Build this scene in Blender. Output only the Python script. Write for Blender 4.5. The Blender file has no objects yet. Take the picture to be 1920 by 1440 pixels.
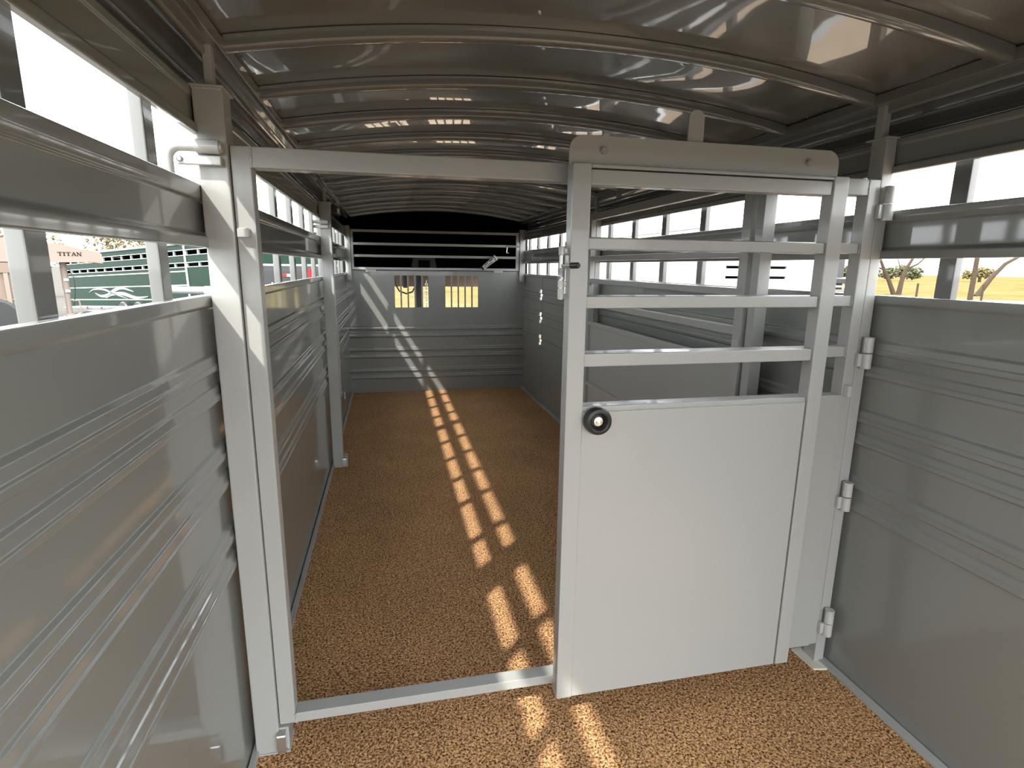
import bpy, bmesh, math, random
from mathutils import Vector, Matrix
random.seed(7)
SC = bpy.context.scene
COL = SC.collection
PI = math.pi

# ------------------------------------------------------------------ camera
cam_d = bpy.data.cameras.new('camera')
cam_d.sensor_width = 36.0
cam_d.lens = 1042.95 * 36.0 / 1920.0
cam_d.clip_start = 0.02
cam_d.clip_end = 1500
cam = bpy.data.objects.new('camera', cam_d)
COL.objects.link(cam)
_r = Vector((0.976708, -0.214279, 0.011207))
_u = Vector((0.033485, 0.203799, 0.978440))
_f = Vector((0.211943, 0.955275, -0.206227))
m = Matrix.Identity(4)
for i in range(3):
    m[i][0], m[i][1], m[i][2] = _r[i], _u[i], -_f[i]
m.translation = Vector((0.4402, -1.5719, 1.4740))
cam.matrix_world = m
SC.camera = cam

# ------------------------------------------------------------------ world, sun, exposure
world = bpy.data.worlds.new('sky')
SC.world = world
world.use_nodes = True
bg = world.node_tree.nodes['Background']
bg.inputs['Color'].default_value = (0.94, 0.975, 1.0, 1)
bg.inputs['Strength'].default_value = 7.8
sun_d = bpy.data.lights.new('sun', 'SUN')
sun_d.energy = 8.0
sun_d.color = (1.0, 0.955, 0.88)
sun_d.angle = math.radians(1.1)
sun = bpy.data.objects.new('sun', sun_d)
COL.objects.link(sun)
sun.rotation_euler = Vector((0.605, 0.632, -1.0)).to_track_quat('-Z', 'Y').to_euler()
sun.location = (-6, -6, 10)
SC.view_settings.view_transform = 'Standard'
SC.view_settings.look = 'None'
SC.view_settings.gamma = 1.0
SC.view_settings.use_curve_mapping = False
SC.view_settings.exposure = 0.0
SC.cycles.max_bounces = 10
SC.cycles.diffuse_bounces = 6
SC.cycles.glossy_bounces = 6
SC.cycles.sample_clamp_indirect = 6.0

# ------------------------------------------------------------------ materials
def new_mat(name):
    mt = bpy.data.materials.new(name)
    mt.use_nodes = True
    nt = mt.node_tree
    return mt, nt, nt.nodes['Principled BSDF']

def paint(name, col, rough=0.3, coat=0.0, metallic=0.0, bump=0.0, bscale=6.0, var=0.0, coat_rough=0.04, spec=0.5):
    mt, nt, b = new_mat(name)
    b.inputs['Base Color'].default_value = (*col, 1)
    b.inputs['Roughness'].default_value = rough
    b.inputs['Metallic'].default_value = metallic
    b.inputs['Specular IOR Level'].default_value = spec
    if coat:
        b.inputs['Coat Weight'].default_value = coat
        b.inputs['Coat Roughness'].default_value = coat_rough
    tc = nt.nodes.new('ShaderNodeTexCoord')
    if var:
        nz = nt.nodes.new('ShaderNodeTexNoise')
        nz.inputs['Scale'].default_value = 9.0
        nz.inputs['Detail'].default_value = 4
        nt.links.new(tc.outputs['Object'], nz.inputs['Vector'])
        rp = nt.nodes.new('ShaderNodeValToRGB')
        rp.color_ramp.elements[0].color = (*[c * (1 - var) for c in col], 1)
        rp.color_ramp.elements[1].color = (*[min(1, c * (1 + var)) for c in col], 1)
        nt.links.new(nz.outputs['Fac'], rp.inputs['Fac'])
        nt.links.new(rp.outputs['Color'], b.inputs['Base Color'])
    if bump:
        n2 = nt.nodes.new('ShaderNodeTexNoise')
        n2.inputs['Scale'].default_value = bscale
        n2.inputs['Detail'].default_value = 1.5
        nt.links.new(tc.outputs['Object'], n2.inputs['Vector'])
        bp = nt.nodes.new('ShaderNodeBump')
        bp.inputs['Strength'].default_value = 1.0
        bp.inputs['Distance'].default_value = bump
        nt.links.new(n2.outputs['Fac'], bp.inputs['Height'])
        nt.links.new(bp.outputs['Normal'], b.inputs['Normal'])
        if coat:
            nt.links.new(bp.outputs['Normal'], b.inputs['Coat Normal'])
    return mt

GREY = (0.19, 0.195, 0.184)  # one paint on the whole trailer, darkened here for the dimmer walls
ROOF_SHADE = (0.145, 0.143, 0.128)  # same paint, darker still to stand for shade under the roof
M = {}
M['wall'] = paint('grey_paint_wall_dimmed', GREY, 0.32, 0.8, bump=0.0012, bscale=2.2, coat_rough=0.05)
M['roof'] = paint('grey_paint_roof_shade', ROOF_SHADE, 0.3, 1.0, bump=0.0035, bscale=2.6, coat_rough=0.03)
M['tube'] = paint('grey_paint_tube_lit', (0.34, 0.345, 0.33), 0.38, 0.3, bump=0.0005, bscale=38, coat_rough=0.1)  # same paint as the walls, lightened for tubes lit from the rear
M['slat'] = paint('grey_paint_slat_darkened', (0.125, 0.127, 0.12), 0.38, 0.4)  # same trailer paint, darkened so the daylit slats do not clip
M['steel'] = paint('grey_hardware_paint', (0.42, 0.42, 0.41), 0.3, 0.5, bump=0.0008, bscale=60)
M['zinc'] = paint('zinc_plated_steel', (0.55, 0.55, 0.54), 0.32, metallic=0.9)
M['chrome'] = paint('bright_bolt_steel', (0.8, 0.8, 0.8), 0.2, metallic=1.0)
M['rubber'] = paint('black_rubber', (0.018, 0.018, 0.018), 0.42)
M['nose_shade'] = paint('unlit_nose_shade', (0.006, 0.006, 0.006), 0.7, spec=0.15)  # near-black stands for unlit trailer paint inside the nose
M['dull_grey'] = paint('dusty_dark_grey', (0.11, 0.11, 0.105), 0.5)
M['black'] = paint('black_paint', (0.012, 0.012, 0.013), 0.35, 0.3)
M['primer'] = paint('bare_foot_plate', (0.62, 0.6, 0.52), 0.6, var=0.2)
M['lens'] = paint('milky_lamp_lens', (0.85, 0.84, 0.8), 0.25)
M['paperwhite'] = paint('printed_paper_white', (0.75, 0.75, 0.74), 0.4)
M['beige'] = paint('beige_trailer_paint', (0.21, 0.17, 0.14), 0.6, spec=0.2)
M['beige2'] = paint('dusty_beige_paint', (0.17, 0.13, 0.10), 0.7, spec=0.2)
M['green'] = paint('dark_green_trailer_paint', (0.006, 0.022, 0.013), 0.6, var=0.3, spec=0.15)
M['white'] = paint('white_trailer_paint', (0.4, 0.4, 0.39), 0.6, spec=0.2)
M['silver'] = paint('silver_decal', (0.2, 0.205, 0.21), 0.6, spec=0.2)
M['brown_ink'] = paint('dark_brown_lettering', (0.012, 0.007, 0.005), 0.6, spec=0.1)
M['red'] = paint('red_reflector', (0.25, 0.01, 0.01), 0.5, spec=0.2)
M['bark'] = paint('grey_brown_bark', (0.05, 0.037, 0.027), 0.9, spec=0.05, var=0.3, bump=0.03, bscale=9)
M['leaf'] = paint('olive_foliage', (0.07, 0.078, 0.03), 0.9, var=0.5, bump=0.2, bscale=3)
M['leaf2'] = paint('yellow_green_foliage', (0.15, 0.125, 0.045), 0.9, var=0.4, bump=0.2, bscale=3)
M['glass'] = paint('dark_window_glass', (0.015, 0.018, 0.02), 0.06)
M['asphalt'] = paint('pale_road', (0.3, 0.265, 0.23), 0.9, var=0.1)

def speckle(name, cols, scale, rough, bump, bigvar=None, spec=0.0):
    mt, nt, b = new_mat(name)
    tc = nt.nodes.new('ShaderNodeTexCoord')
    n1 = nt.nodes.new('ShaderNodeTexNoise')
    n1.inputs['Scale'].default_value = scale
    n1.inputs['Detail'].default_value = 3.0
    n1.inputs['Roughness'].default_value = 0.65
    n1.inputs['Distortion'].default_value = 0.6
    nt.links.new(tc.outputs['Object'], n1.inputs['Vector'])
    rp = nt.nodes.new('ShaderNodeValToRGB')
    el = rp.color_ramp.elements
    while len(el) < len(cols):
        el.new(0.5)
    for e, (p, c) in zip(el, cols):
        e.position = p
        e.color = (*c, 1)
    nt.links.new(n1.outputs['Fac'], rp.inputs['Fac'])
    out = rp.outputs['Color']
    if bigvar:
        n2 = nt.nodes.new('ShaderNodeTexNoise')
        n2.inputs['Scale'].default_value = bigvar[0]
        n2.inputs['Detail'].default_value = 4
        nt.links.new(tc.outputs['Object'], n2.inputs['Vector'])
        r2 = nt.nodes.new('ShaderNodeValToRGB')
        r2.color_ramp.elements[0].position = 0.35
        r2.color_ramp.elements[1].position = 0.7
        r2.color_ramp.elements[0].color = (*bigvar[1], 1)
        r2.color_ramp.elements[1].color = (*bigvar[2], 1)
        nt.links.new(n2.outputs['Fac'], r2.inputs['Fac'])
        mx = nt.nodes.new('ShaderNodeMix')
        mx.data_type = 'RGBA'
        mx.blend_type = 'MULTIPLY'
        mx.inputs['Factor'].default_value = 1.0
        nt.links.new(out, mx.inputs['A'])
        nt.links.new(r2.outputs['Color'], mx.inputs['B'])
        out = mx.outputs['Result']
    nt.links.new(out, b.inputs['Base Color'])
    b.inputs['Roughness'].default_value = rough
    b.inputs['Specular IOR Level'].default_value = spec
    if bump:
        bp = nt.nodes.new('ShaderNodeBump')
        bp.inputs['Strength'].default_value = 1.0
        bp.inputs['Distance'].default_value = bump
        nt.links.new(n1.outputs['Fac'], bp.inputs['Height'])
        nt.links.new(bp.outputs['Normal'], b.inputs['Normal'])
    return mt

M['floor'] = speckle('brown_chip_rubber_floor',
                     [(0.38, (0.05, 0.021, 0.008)), (0.455, (0.25, 0.125, 0.05)), (0.54, (0.58, 0.325, 0.152)), (0.66, (0.84, 0.54, 0.29))],
                     140.0, 0.75, 0.004, (2.2, (0.82, 0.82, 0.82), (1, 1, 1)), spec=0.15)
M['gravel'] = speckle('gravel_lot_darkened', [(0.3, (0.07, 0.066, 0.06)), (0.7, (0.11, 0.103, 0.092))], 6.0, 0.95, 0.0)  # darker than the real lot, so less sunlight bounces inside
M['dirt'] = speckle('tan_dirt_verge', [(0.3, (0.225, 0.17, 0.12)), (0.7, (0.29, 0.225, 0.165))], 1.2, 0.95, 0.0)
M['field'] = speckle('dry_grass_field', [(0.3, (0.105, 0.080, 0.036)), (0.7, (0.165, 0.128, 0.064))], 0.35, 0.95, 0.0,
                     (0.05, (0.75, 0.8, 0.6), (1, 1, 1)))

# ------------------------------------------------------------------ mesh helpers
class MB:
    """Collects shapes in one bmesh and links them as one object."""
    def __init__(self):
        self.bm = bmesh.new()

    def box(self, x0, x1, y0, y1, z0, z1, bevel=0.0, seg=2):
        g = bmesh.ops.create_cube(self.bm, size=1.0)
        vs = g['verts']
        bmesh.ops.scale(self.bm, verts=vs, vec=(x1 - x0, y1 - y0, z1 - z0))
        bmesh.ops.translate(self.bm, verts=vs, vec=((x0 + x1) / 2, (y0 + y1) / 2, (z0 + z1) / 2))
        if bevel:
            es = list({e for v in vs for e in v.link_edges})
            bmesh.ops.bevel(self.bm, geom=es, offset=bevel, segments=seg, affect='EDGES', profile=0.5)
        return self

    def prism(self, poly, axis, a0, a1):
        """Closed 2-D polygon swept along an axis. axis 'x': poly=(y,z); 'y': (x,z); 'z': (x,y)."""
        def P(p, a):
            return {'x': (a, p[0], p[1]), 'y': (p[0], a, p[1]), 'z': (p[0], p[1], a)}[axis]
        A = [self.bm.verts.new(P(p, a0)) for p in poly]
        B = [self.bm.verts.new(P(p, a1)) for p in poly]
        n = len(poly)
        for i in range(n):
            j = (i + 1) % n
            self.bm.faces.new((A[i], A[j], B[j], B[i]))
        self.bm.faces.new(A[::-1])
        self.bm.faces.new(B)
        return self

    def tube(self, pts, r, seg=12, cap=True):
        pts = [Vector(p) for p in pts]
        rs = r if isinstance(r, (list, tuple)) else [r] * len(pts)
        rings = []
        prev = None
        for i, p in enumerate(pts):
            t = (pts[min(i + 1, len(pts) - 1)] - pts[max(i - 1, 0)]).normalized()
            if prev is None:
                a = Vector((0, 0, 1)) if abs(t.z) < 0.9 else Vector((1, 0, 0))
                n = t.cross(a).normalized()
            else:
                n = (prev - t * prev.dot(t)).normalized()
            prev = n
            b = t.cross(n)
            rings.append([self.bm.verts.new(p + (n * math.cos(2 * PI * k / seg) + b * math.sin(2 * PI * k / seg)) * rs[i]) for k in range(seg)])
        for a, b in zip(rings, rings[1:]):
            for k in range(seg):
                j = (k + 1) % seg
                self.bm.faces.new((a[k], a[j], b[j], b[k]))
        if cap:
            self.bm.faces.new(rings[0][::-1])
            self.bm.faces.new(rings[-1])
        return self

    def lathe(self, prof, origin, axis, seg=24):
        """prof: (radius, distance along axis)."""
        ax = Vector(axis).normalized()
        a = Vector((0, 0, 1)) if abs(ax.z) < 0.9 else Vector((1, 0, 0))
        n = ax.cross(a).normalized()
        b = ax.cross(n)
        o = Vector(origin)
        rings = []
        for r, h in prof:
            rings.append([self.bm.verts.new(o + ax * h + (n * math.cos(2 * PI * k / seg) + b * math.sin(2 * PI * k / seg)) * max(r, 1e-4)) for k in range(seg)])
        for p, q in zip(rings, rings[1:]):
            for k in range(seg):
                j = (k + 1) % seg
                self.bm.faces.new((p[k], p[j], q[j], q[k]))
        self.bm.faces.new(rings[0][::-1])
        self.bm.faces.new(rings[-1])
        return self

    def poly(self, pts):
        self.bm.faces.new([self.bm.verts.new(p) for p in pts])
        return self

    def build(self, name, mat, parent=None, origin=None, angle=35, wn=True):
        bm = self.bm
        bmesh.ops.recalc_face_normals(bm, faces=bm.faces)
        o = origin
        if o is None and parent is not None:
            o = parent.get('_o', (0, 0, 0))
            p = parent
            while p.parent is not None:
                p = p.parent
            o = p['_o'] if '_o' in p else (0, 0, 0)
        if o is not None:
            bmesh.ops.translate(bm, verts=bm.verts, vec=(-o[0], -o[1], -o[2]))
        me = bpy.data.meshes.new(name)
        bm.to_mesh(me)
        bm.free()
        me.materials.append(mat)
        me.shade_smooth()
        me.set_sharp_from_angle(angle=math.radians(angle))
        ob = bpy.data.objects.new(name, me)
        COL.objects.link(ob)
        if wn:
            wm = ob.modifiers.new('weighted', 'WEIGHTED_NORMAL')
            wm.mode = 'FACE_AREA'
            wm.weight = 100
            wm.keep_sharp = True
        if parent is not None:
            ob.parent = parent
        elif origin is not None:
            ob.location = origin
        return ob

def tag(o, label=None, cat=None, group=None, kind=None):
    if label: o['label'] = label
    if cat: o['category'] = cat
    if group: o['group'] = group
    if kind: o['kind'] = kind
    return o

def thing(name, label, cat, loc=(0, 0, 0), group=None, kind=None):
    e = bpy.data.objects.new(name, None)
    e.empty_display_size = 0.1
    COL.objects.link(e)
    e.location = loc
    e['_o'] = tuple(float(v) for v in loc)
    return tag(e, label, cat, group, kind)

def part(name, mat, parent, *b, bevel=0.003):
    return MB().box(*b, bevel=bevel).build(name, mat, parent)

def rounded(poly, rad, seg=3):
    """Round every inner corner of an open 2-D polyline."""
    out = [poly[0]]
    for i in range(1, len(poly) - 1):
        p, a, b = Vector(poly[i]), Vector(poly[i - 1]), Vector(poly[i + 1])
        r = min(rad, (a - p).length * 0.45, (b - p).length * 0.45)
        p0, p1 = p + (a - p).normalized() * r, p + (b - p).normalized() * r
        for k in range(seg + 1):
            t = k / seg
            out.append(tuple((1 - t) ** 2 * p0 + 2 * t * (1 - t) * p + t * t * p1))
    out.append(poly[-1])
    return out

def clone(src, loc, parent=None):
    c = src.copy()
    COL.objects.link(c)
    c.location = loc
    if parent is not None:
        c.parent = parent
    return c

W = 2.03          # inner width of the trailer
REAR = -1.85       # open rear end
FRONT = 5.05      # front bulkhead
GND = -0.60       # ground outside
Z1, Z2, Z3, Z4, ZT = 1.395, 1.512, 1.664, 1.779, 1.885

# ------------------------------------------------------------------ ground outside
gm = MB().box(-150, 300, -150, 300, GND - 0.4, GND).build('ground', M['gravel'])
tag(gm, 'darkened gravel lot around the trailer', 'ground', kind='structure')
dm = MB().prism([(2.6, -20), (13, -20), (12, 22), (-8, 26), (-3, 12), (2.6, 9)], 'z', GND - 0.01, GND + 0.015).build('path', M['dirt'])
tag(dm, 'tan dirt verge beside the field side of the trailer', 'path', kind='structure')
fm = MB().prism([(-8, 25.5), (11.5, 21.5), (12.5, -80), (300, -80), (300, 300), (-60, 300)], 'z', GND - 0.01, GND + 0.03).build('field', M['field'])
tag(fm, 'dry yellow grass field beyond the lot', 'field', kind='structure')
rm = MB().prism([(30.0, 37.5), (46.0, 24.0), (60, 5.0), (63.5, 7.0), (49.5, 26.5), (32.5, 41)], 'z', GND + 0.02, GND + 0.05).build('road', M['asphalt'])
tag(rm, 'pale road at the edge of the grass field', 'road', kind='structure')

# ------------------------------------------------------------------ trailer floor
fl = MB().box(-0.03, W + 0.03, REAR, FRONT + 0.02, -0.06, 0.0).build('floor', M['floor'])
tag(fl, 'brown speckled rubber chip floor of the trailer', 'floor', kind='structure')

# ------------------------------------------------------------------ side walls
RIB = [(0.0, 0.0), (0.006, 0.012), (0.020, 0.013), (0.024, 0.009), (0.044, 0.008), (0.050, 0.002), (0.080, 0.002), (0.086, 0.012), (0.100, 0.013), (0.104, 0.009), (0.124, 0.008), (0.132, 0.0)]
def ribbed_profile(z0, z1, groups):
    pts = [(0.0, z0)]
    for g in groups:
        for dz, o in RIB:
            pts.append((o, g + dz))
    pts.append((0.0, z1))
    return rounded(pts, 0.0022, 3)

SLATS = [-1.53, -1.09, -0.655, -0.20, 0.27, 0.76, 1.17, 1.60, 2.03, 2.46, 2.86, 3.27, 3.70, 4.12, 4.52, 4.90]

def side_wall(name, side, label):
    s = 1 if side == 'L' else -1
    base = -0.015 if side == 'L' else W + 0.015
    lip = 0.0 if side == 'L' else W
    wl = thing(name, label, 'wall', (lip, 1.5, 0), kind='structure')
    X = lambda o: base + s * o            # offset into the room from the sheet
    prof = ribbed_profile(0.0, Z1 - 0.01, (0.632, 0.872, 1.114))
    poly = [(X(o), z) for o, z in prof] + [(X(-0.004), Z1 - 0.01), (X(-0.004), 0.0)]
    if side == 'L':
        bays = [(REAR, 0.03), (0.03, 2.56), (2.56, FRONT)]
    else:
        bays = [(REAR, 0.03), (0.03, 2.56), (2.56, 4.205), (4.285, FRONT)]
    for a, b in bays:
        MB().prism(poly, 'y', a, b).build('lower_panel', M['wall'], wl)
        # folded cap along the top edge of the panel
        c = rounded([(X(-0.014), Z1 - 0.03), (X(-0.014), Z1), (X(0.011), Z1), (X(0.011), Z1 - 0.026), (X(0.002), Z1 - 0.034)], 0.003, 3)
        c += [(X(-0.002), Z1 - 0.034), (X(-0.002), Z1 - 0.02)]
        MB().prism(c, 'y', a, b).build('panel_cap', M['wall'], wl)
    mid = rounded([(X(0.008), Z2), (X(0.022), Z2), (X(0.022), Z2 + 0.026), (X(0.004), Z2 + 0.036), (X(0.004), Z3 - 0.040),
                   (X(0.012), Z3 - 0.036), (X(0.015), Z3 - 0.022), (X(0.015), Z3), (X(-0.008), Z3)], 0.004, 3)
    mid += [(X(-0.003), Z3 - 0.01), (X(-0.003), Z2 + 0.03), (X(0.008), Z2 + 0.022)]
    top = rounded([(X(0.008), Z4), (X(0.022), Z4), (X(0.022), Z4 + 0.022), (X(0.011), Z4 + 0.027), (X(0.011), ZT - 0.022),
                   (X(0.015), ZT - 0.018), (X(0.015), ZT), (X(-0.012), ZT)], 0.004, 3)
    top += [(X(-0.004), ZT - 0.01), (X(-0.004), Z4 + 0.03), (X(0.008), Z4 + 0.02)]
    for a, b in (bays if side == 'L' else bays[:2] + [(2.56, 4.245), (4.248, FRONT)]):
        MB().prism(mid, 'y', a, b).build('middle_panel', M['wall'], wl)
        MB().prism(top, 'y', a, b).build('top_rail', M['wall'], wl)
    # side channel between wall rail and roof, in the shade-darkened roof paint
    ch = rounded([(X(-0.004), ZT - 0.004), (X(-0.035), ZT + 0.01), (X(-0.045), ZT + 0.06), (X(-0.03), 1.985), (X(0.0), 2.02), (X(0.06), 2.035)], 0.02, 4)
    chb = [(x - s * 0.004, z + 0.004) for x, z in ch][::-1]
    chb[-1] = (ch[0][0] - s * 0.004, ch[0][1] - 0.003)
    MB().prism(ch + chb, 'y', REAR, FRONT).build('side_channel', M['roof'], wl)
    for zz, oo in ((ZT + 0.028, -0.038), (ZT + 0.062, -0.038)):
        MB().tube([(X(oo), REAR, zz), (X(oo), FRONT, zz)], 0.006, 8).build('channel_bead', M['roof'], wl)
    # upright slats outside the slots: one mesh shared
    me = None
    for y in SLATS:
        x0, x1 = sorted((X(-0.043), X(-0.017)))
        if me is None:
            o = MB().box(x0 - lip, x1 - lip, -0.027, 0.027, Z1 - 0.09 - 1.59, Z4 + 0.05 - 1.59, bevel=0.004).build('slat', M['slat'], None)
            me, slat0 = o.data, o
        else:
            o = slat0.copy()
            COL.objects.link(o)
        o.parent = wl
        o.location = (0, y - 1.5, 1.59)
    return wl

wall_l = side_wall('wall_left', 'L', 'grey steel side wall with ribbed panel and two open slots, sunny side')
wall_r = side_wall('wall_right', 'R', 'grey steel side wall behind the hinged gate, with escape door seam')
# jamb strips behind the escape door seam; gaps at the ribs let light through
for a, b in ((0.0, 0.645), (0.755, 0.885), (0.995, 1.128), (1.235, Z1)):
    part('door_jamb', M['wall'], wall_r, W + 0.011, W + 0.016, 4.203, 4.246, a, b, bevel=0.001)
    part('door_jamb', M['wall'], wall_r, W + 0.011, W + 0.016, 4.248, 4.287, a, b, bevel=0.001)
for z in (0.675, 0.708, 0.915, 0.948, 1.158, 1.192):
    part('seam_rib', M['wall'], wall_r, W + 0.008, W + 0.016, 4.203, 4.287, z, z + 0.009, bevel=0.001)
part('panel_cap', M['wall'], wall_r, W + 0.004, W + 0.028, 4.203, 4.287, Z1 - 0.03, Z1, bevel=0.002)
for z in (0.35, 1.27):
    MB().tube([(W - 0.004, 4.98, z), (W - 0.004, 4.98, z + 0.11)], 0.009, 10).build('door_hinge', M['wall'], wall_r)
bl = part('baseboard_left', M['tube'], None, -0.012, 0.008, REAR, FRONT, 0.0, 0.018)
tag(bl, 'thin grey floor angle along the sunny side wall', 'baseboard', kind='structure')
br = part('baseboard_right', M['tube'], None, W - 0.022, W + 0.012, REAR, FRONT, 0.0, 0.012)
tag(br, 'thin grey floor angle along the gate hinge wall', 'baseboard', kind='structure')

# ------------------------------------------------------------------ roof
ceil = thing('ceiling', 'glossy grey arched sheet roof with cross bows', 'ceiling', (W / 2, 1.5, 1.985), kind='structure')
XA, XB, ZE, RISE = 0.066, W - 0.066, 1.985, 0.088
def arch(x):
    t = (x - W / 2) / ((XB - XA) / 2)
    return ZE + RISE * (1 - t * t)
NX = 64
bow_y = [0.085 + 0.41 * k for k in range(-4, 13)]
ys = []
for a, b in zip([REAR] + bow_y, bow_y + [FRONT + 0.05]):
    n = max(2, int((b - a) / 0.05))
    ys += [a + (b - a) * k / n for k in range(n)]
ys.append(FRONT + 0.05)
bm_ = MB()
grid = []
for y in ys:
    row = []
    ph = ((y - bow_y[0]) % 0.41) / 0.41
    for i in range(NX + 1):
        x = -0.02 + (W + 0.04) * i / NX
        sag = math.sin(PI * ph) ** 2 * (0.0035 * math.sin(x * 5.3 + 3.1 * math.floor((y - 0.085) / 0.41)) + 0.002)
        row.append((x, y, arch(min(max(x, -0.02), W + 0.02)) + 0.036 - sag))
    grid.append(row)
for lift in (0.0, 0.004):
    vs = [[bm_.bm.verts.new((x, y, z + lift)) for x, y, z in r] for r in grid]
    for r0, r1 in zip(vs, vs[1:]):
        for i in range(NX):
            bm_.bm.faces.new((r0[i], r0[i + 1], r1[i + 1], r1[i]))
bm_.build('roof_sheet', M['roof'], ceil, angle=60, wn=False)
# bows: one mesh, shared
def bow_mesh():
    b = MB()
    n = 40
    rings = []
    hy, hz, bv = 0.020, 0.034, 0.009
    sec = [(-hy, hz), (-hy, bv), (-hy + bv * .3, bv * .3), (-hy + bv, 0), (hy - bv, 0), (hy - bv * .3, bv * .3), (hy, bv), (hy, hz)]
    for i in range(n + 1):
        x = XA + (XB - XA) * i / n
        z = arch(x) - ZE
        rings.append([b.bm.verts.new((x - W / 2, py, z + pz)) for py, pz in sec])
    for r0, r1 in zip(rings, rings[1:]):
        for k in range(len(sec)):
            j = (k + 1) % len(sec)
            b.bm.faces.new((r0[k], r0[j], r1[j], r1[k]))
    b.bm.faces.new(rings[0])
    b.bm.faces.new(rings[-1][::-1])
    return b.build('roof_bow', M['roof'], None, angle=50, wn=False)
bow0 = bow_mesh()
for k, y in enumerate(bow_y):
    o = bow0 if k == 0 else clone(bow0, (0, 0, 0))
    o.parent = ceil
    o.location = (0, y - 0.02 - 1.5, 0)
for s, x0 in ((1, 0.0), (-1, W)):
    a, b = sorted((x0 + s * 0.028, x0 + s * 0.066))
    part('roof_rail', M['roof'], ceil, a, b, REAR, FRONT, 1.982, 2.016, bevel=0.004)
    c, d = sorted((x0 + s * 0.02, x0 + s * 0.034))
    part('rail_flange', M['roof'], ceil, c, d, REAR, FRONT, 1.966, 1.99, bevel=0.002)
    MB().tube([((c + d) / 2, REAR, 1.966), ((c + d) / 2, FRONT, 1.966)], 0.007, 10).build('flange_bead', M['roof'], ceil)
# stud heads along the roof edge
stud0 = MB().lathe([(0.006, 0), (0.006, 0.003), (0.003, 0.005)], (0, 0, 0), (0, 0, -1), 8).build('stud', M['roof'], None)
first = True
for y0 in bow_y[2:7]:
    for dy in (0.11, 0.25):
        for x in (0.076, W - 0.076):
            o = stud0 if first else clone(stud0, (0, 0, 0))
            first = False
            o.parent = ceil
            o.location = (x - W / 2, y0 + dy - 1.5, arch(x) + 0.036 - 1.985)

# ------------------------------------------------------------------ posts
def post(label, x0, x1, y0, y1, strut, foot, face):
    p = thing('gate_post', label, 'post', ((x0 + x1) / 2, (y0 + y1) / 2, 0), group='upright gate posts on the side walls')
    part('tube', M['tube'], p, x0, x1, y0, y1, 0.0, 1.885, bevel=0.005)
    part('top_cap', M['tube'], p, x0 - 0.004, x1 + 0.004, y0 - 0.006, y1 + 0.02, 1.883, 1.889, bevel=0.002)
    a, b = strut
    part('roof_strut', M['tube'], p, a, b, y0 + 0.02, y0 + 0.05, 1.887, 1.99, bevel=0.003)
    if foot == 'pad':
        MB().prism([(x0 - 0.03, y0 - 0.035), (x1 + 0.004, y0 - 0.05), (x1 + 0.004, y1 + 0.02), (x0 - 0.035, y1 + 0.02)], 'z', 0.0, 0.007).build('foot_plate', M['primer'], p)
    else:
        part('foot_plate', M['tube'], p, x0 + 0.004, x1 + 0.03, y0 - 0.004, y1 + 0.006, 0.0, 0.006, bevel=0.002)
        part('foot_block', M['tube'], p, x1 - 0.001, x1 + 0.028, y0 + 0.006, y1, 0.0, 0.083, bevel=0.003)
        # bent strap that holds the gate pin
        xs = x1 + 0.002
        MB().prism(rounded([(y0 + 0.006, 0.078), (y0 - 0.016, 0.072), (y0 - 0.018, 0.012), (y0 + 0.006, 0.006)], 0.008, 3) +
                   [(y0 + 0.006, 0.010), (y0 - 0.013, 0.016), (y0 - 0.012, 0.068), (y0 + 0.006, 0.073)], 'x', xs - 0.006, xs + 0.018).build('pin_strap', M['zinc'], p)
    return p

post_l = post('wide grey square post with roll latch pin beside the sliding gate', 0.0, 0.069, -0.012, 0.06, (0.026, 0.046), 'strap', 1)
post_r = post('grey square post on a pale foot plate behind the gate hinges', 1.988, W, 0.002, 0.062, (1.985, 2.012), 'pad', -1)
post_2 = post('far grey square post on the sunny wall, second from the camera', 0.0, 0.075, 2.53, 2.60, (0.03, 0.05), 'strap', 1)
post_3 = post('far grey square post behind the opened gate', 1.988, W, 2.53, 2.59, (1.985, 2.012), 'pad', -1)

# unseen rear frame, added with a low header to cut sky light
rf = thing('sky_cut_rear_frame', 'added unseen rear frame with low header that cuts sky light', 'door frame', (W / 2, REAR, 0), kind='structure')
part('header', M['wall'], rf, -0.05, W + 0.05, REAR - 0.06, REAR, 1.68, 2.14, bevel=0.004)
for a, b in ((-0.06, 0.03), (W - 0.03, W + 0.06)):
    part('side_post', M['tube'], rf, a, b, REAR - 0.06, REAR, -0.06, 1.68, bevel=0.004)
# unseen gate, added to keep sun off the floor behind the camera
rg = thing('sun_block_gate', 'added unseen gate that blocks sun at the trailer rear corner', 'gate', (-0.04, REAR - 1.0, 0))
part('panel', M['wall'], rg, -0.055, -0.045, REAR - 2.0, REAR - 0.02, 0.02, 2.0, bevel=0.002)
for y in (REAR - 2.03, REAR - 0.06):
    part('stile', M['tube'], rg, -0.075, -0.025, y, y + 0.05, -0.02, 2.04, bevel=0.004)
for z in (-0.02, 0.95, 1.99):
    part('rail', M['tube'], rg, -0.075, -0.025, REAR - 1.98, REAR - 0.06, z, z + 0.05, bevel=0.004)

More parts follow.
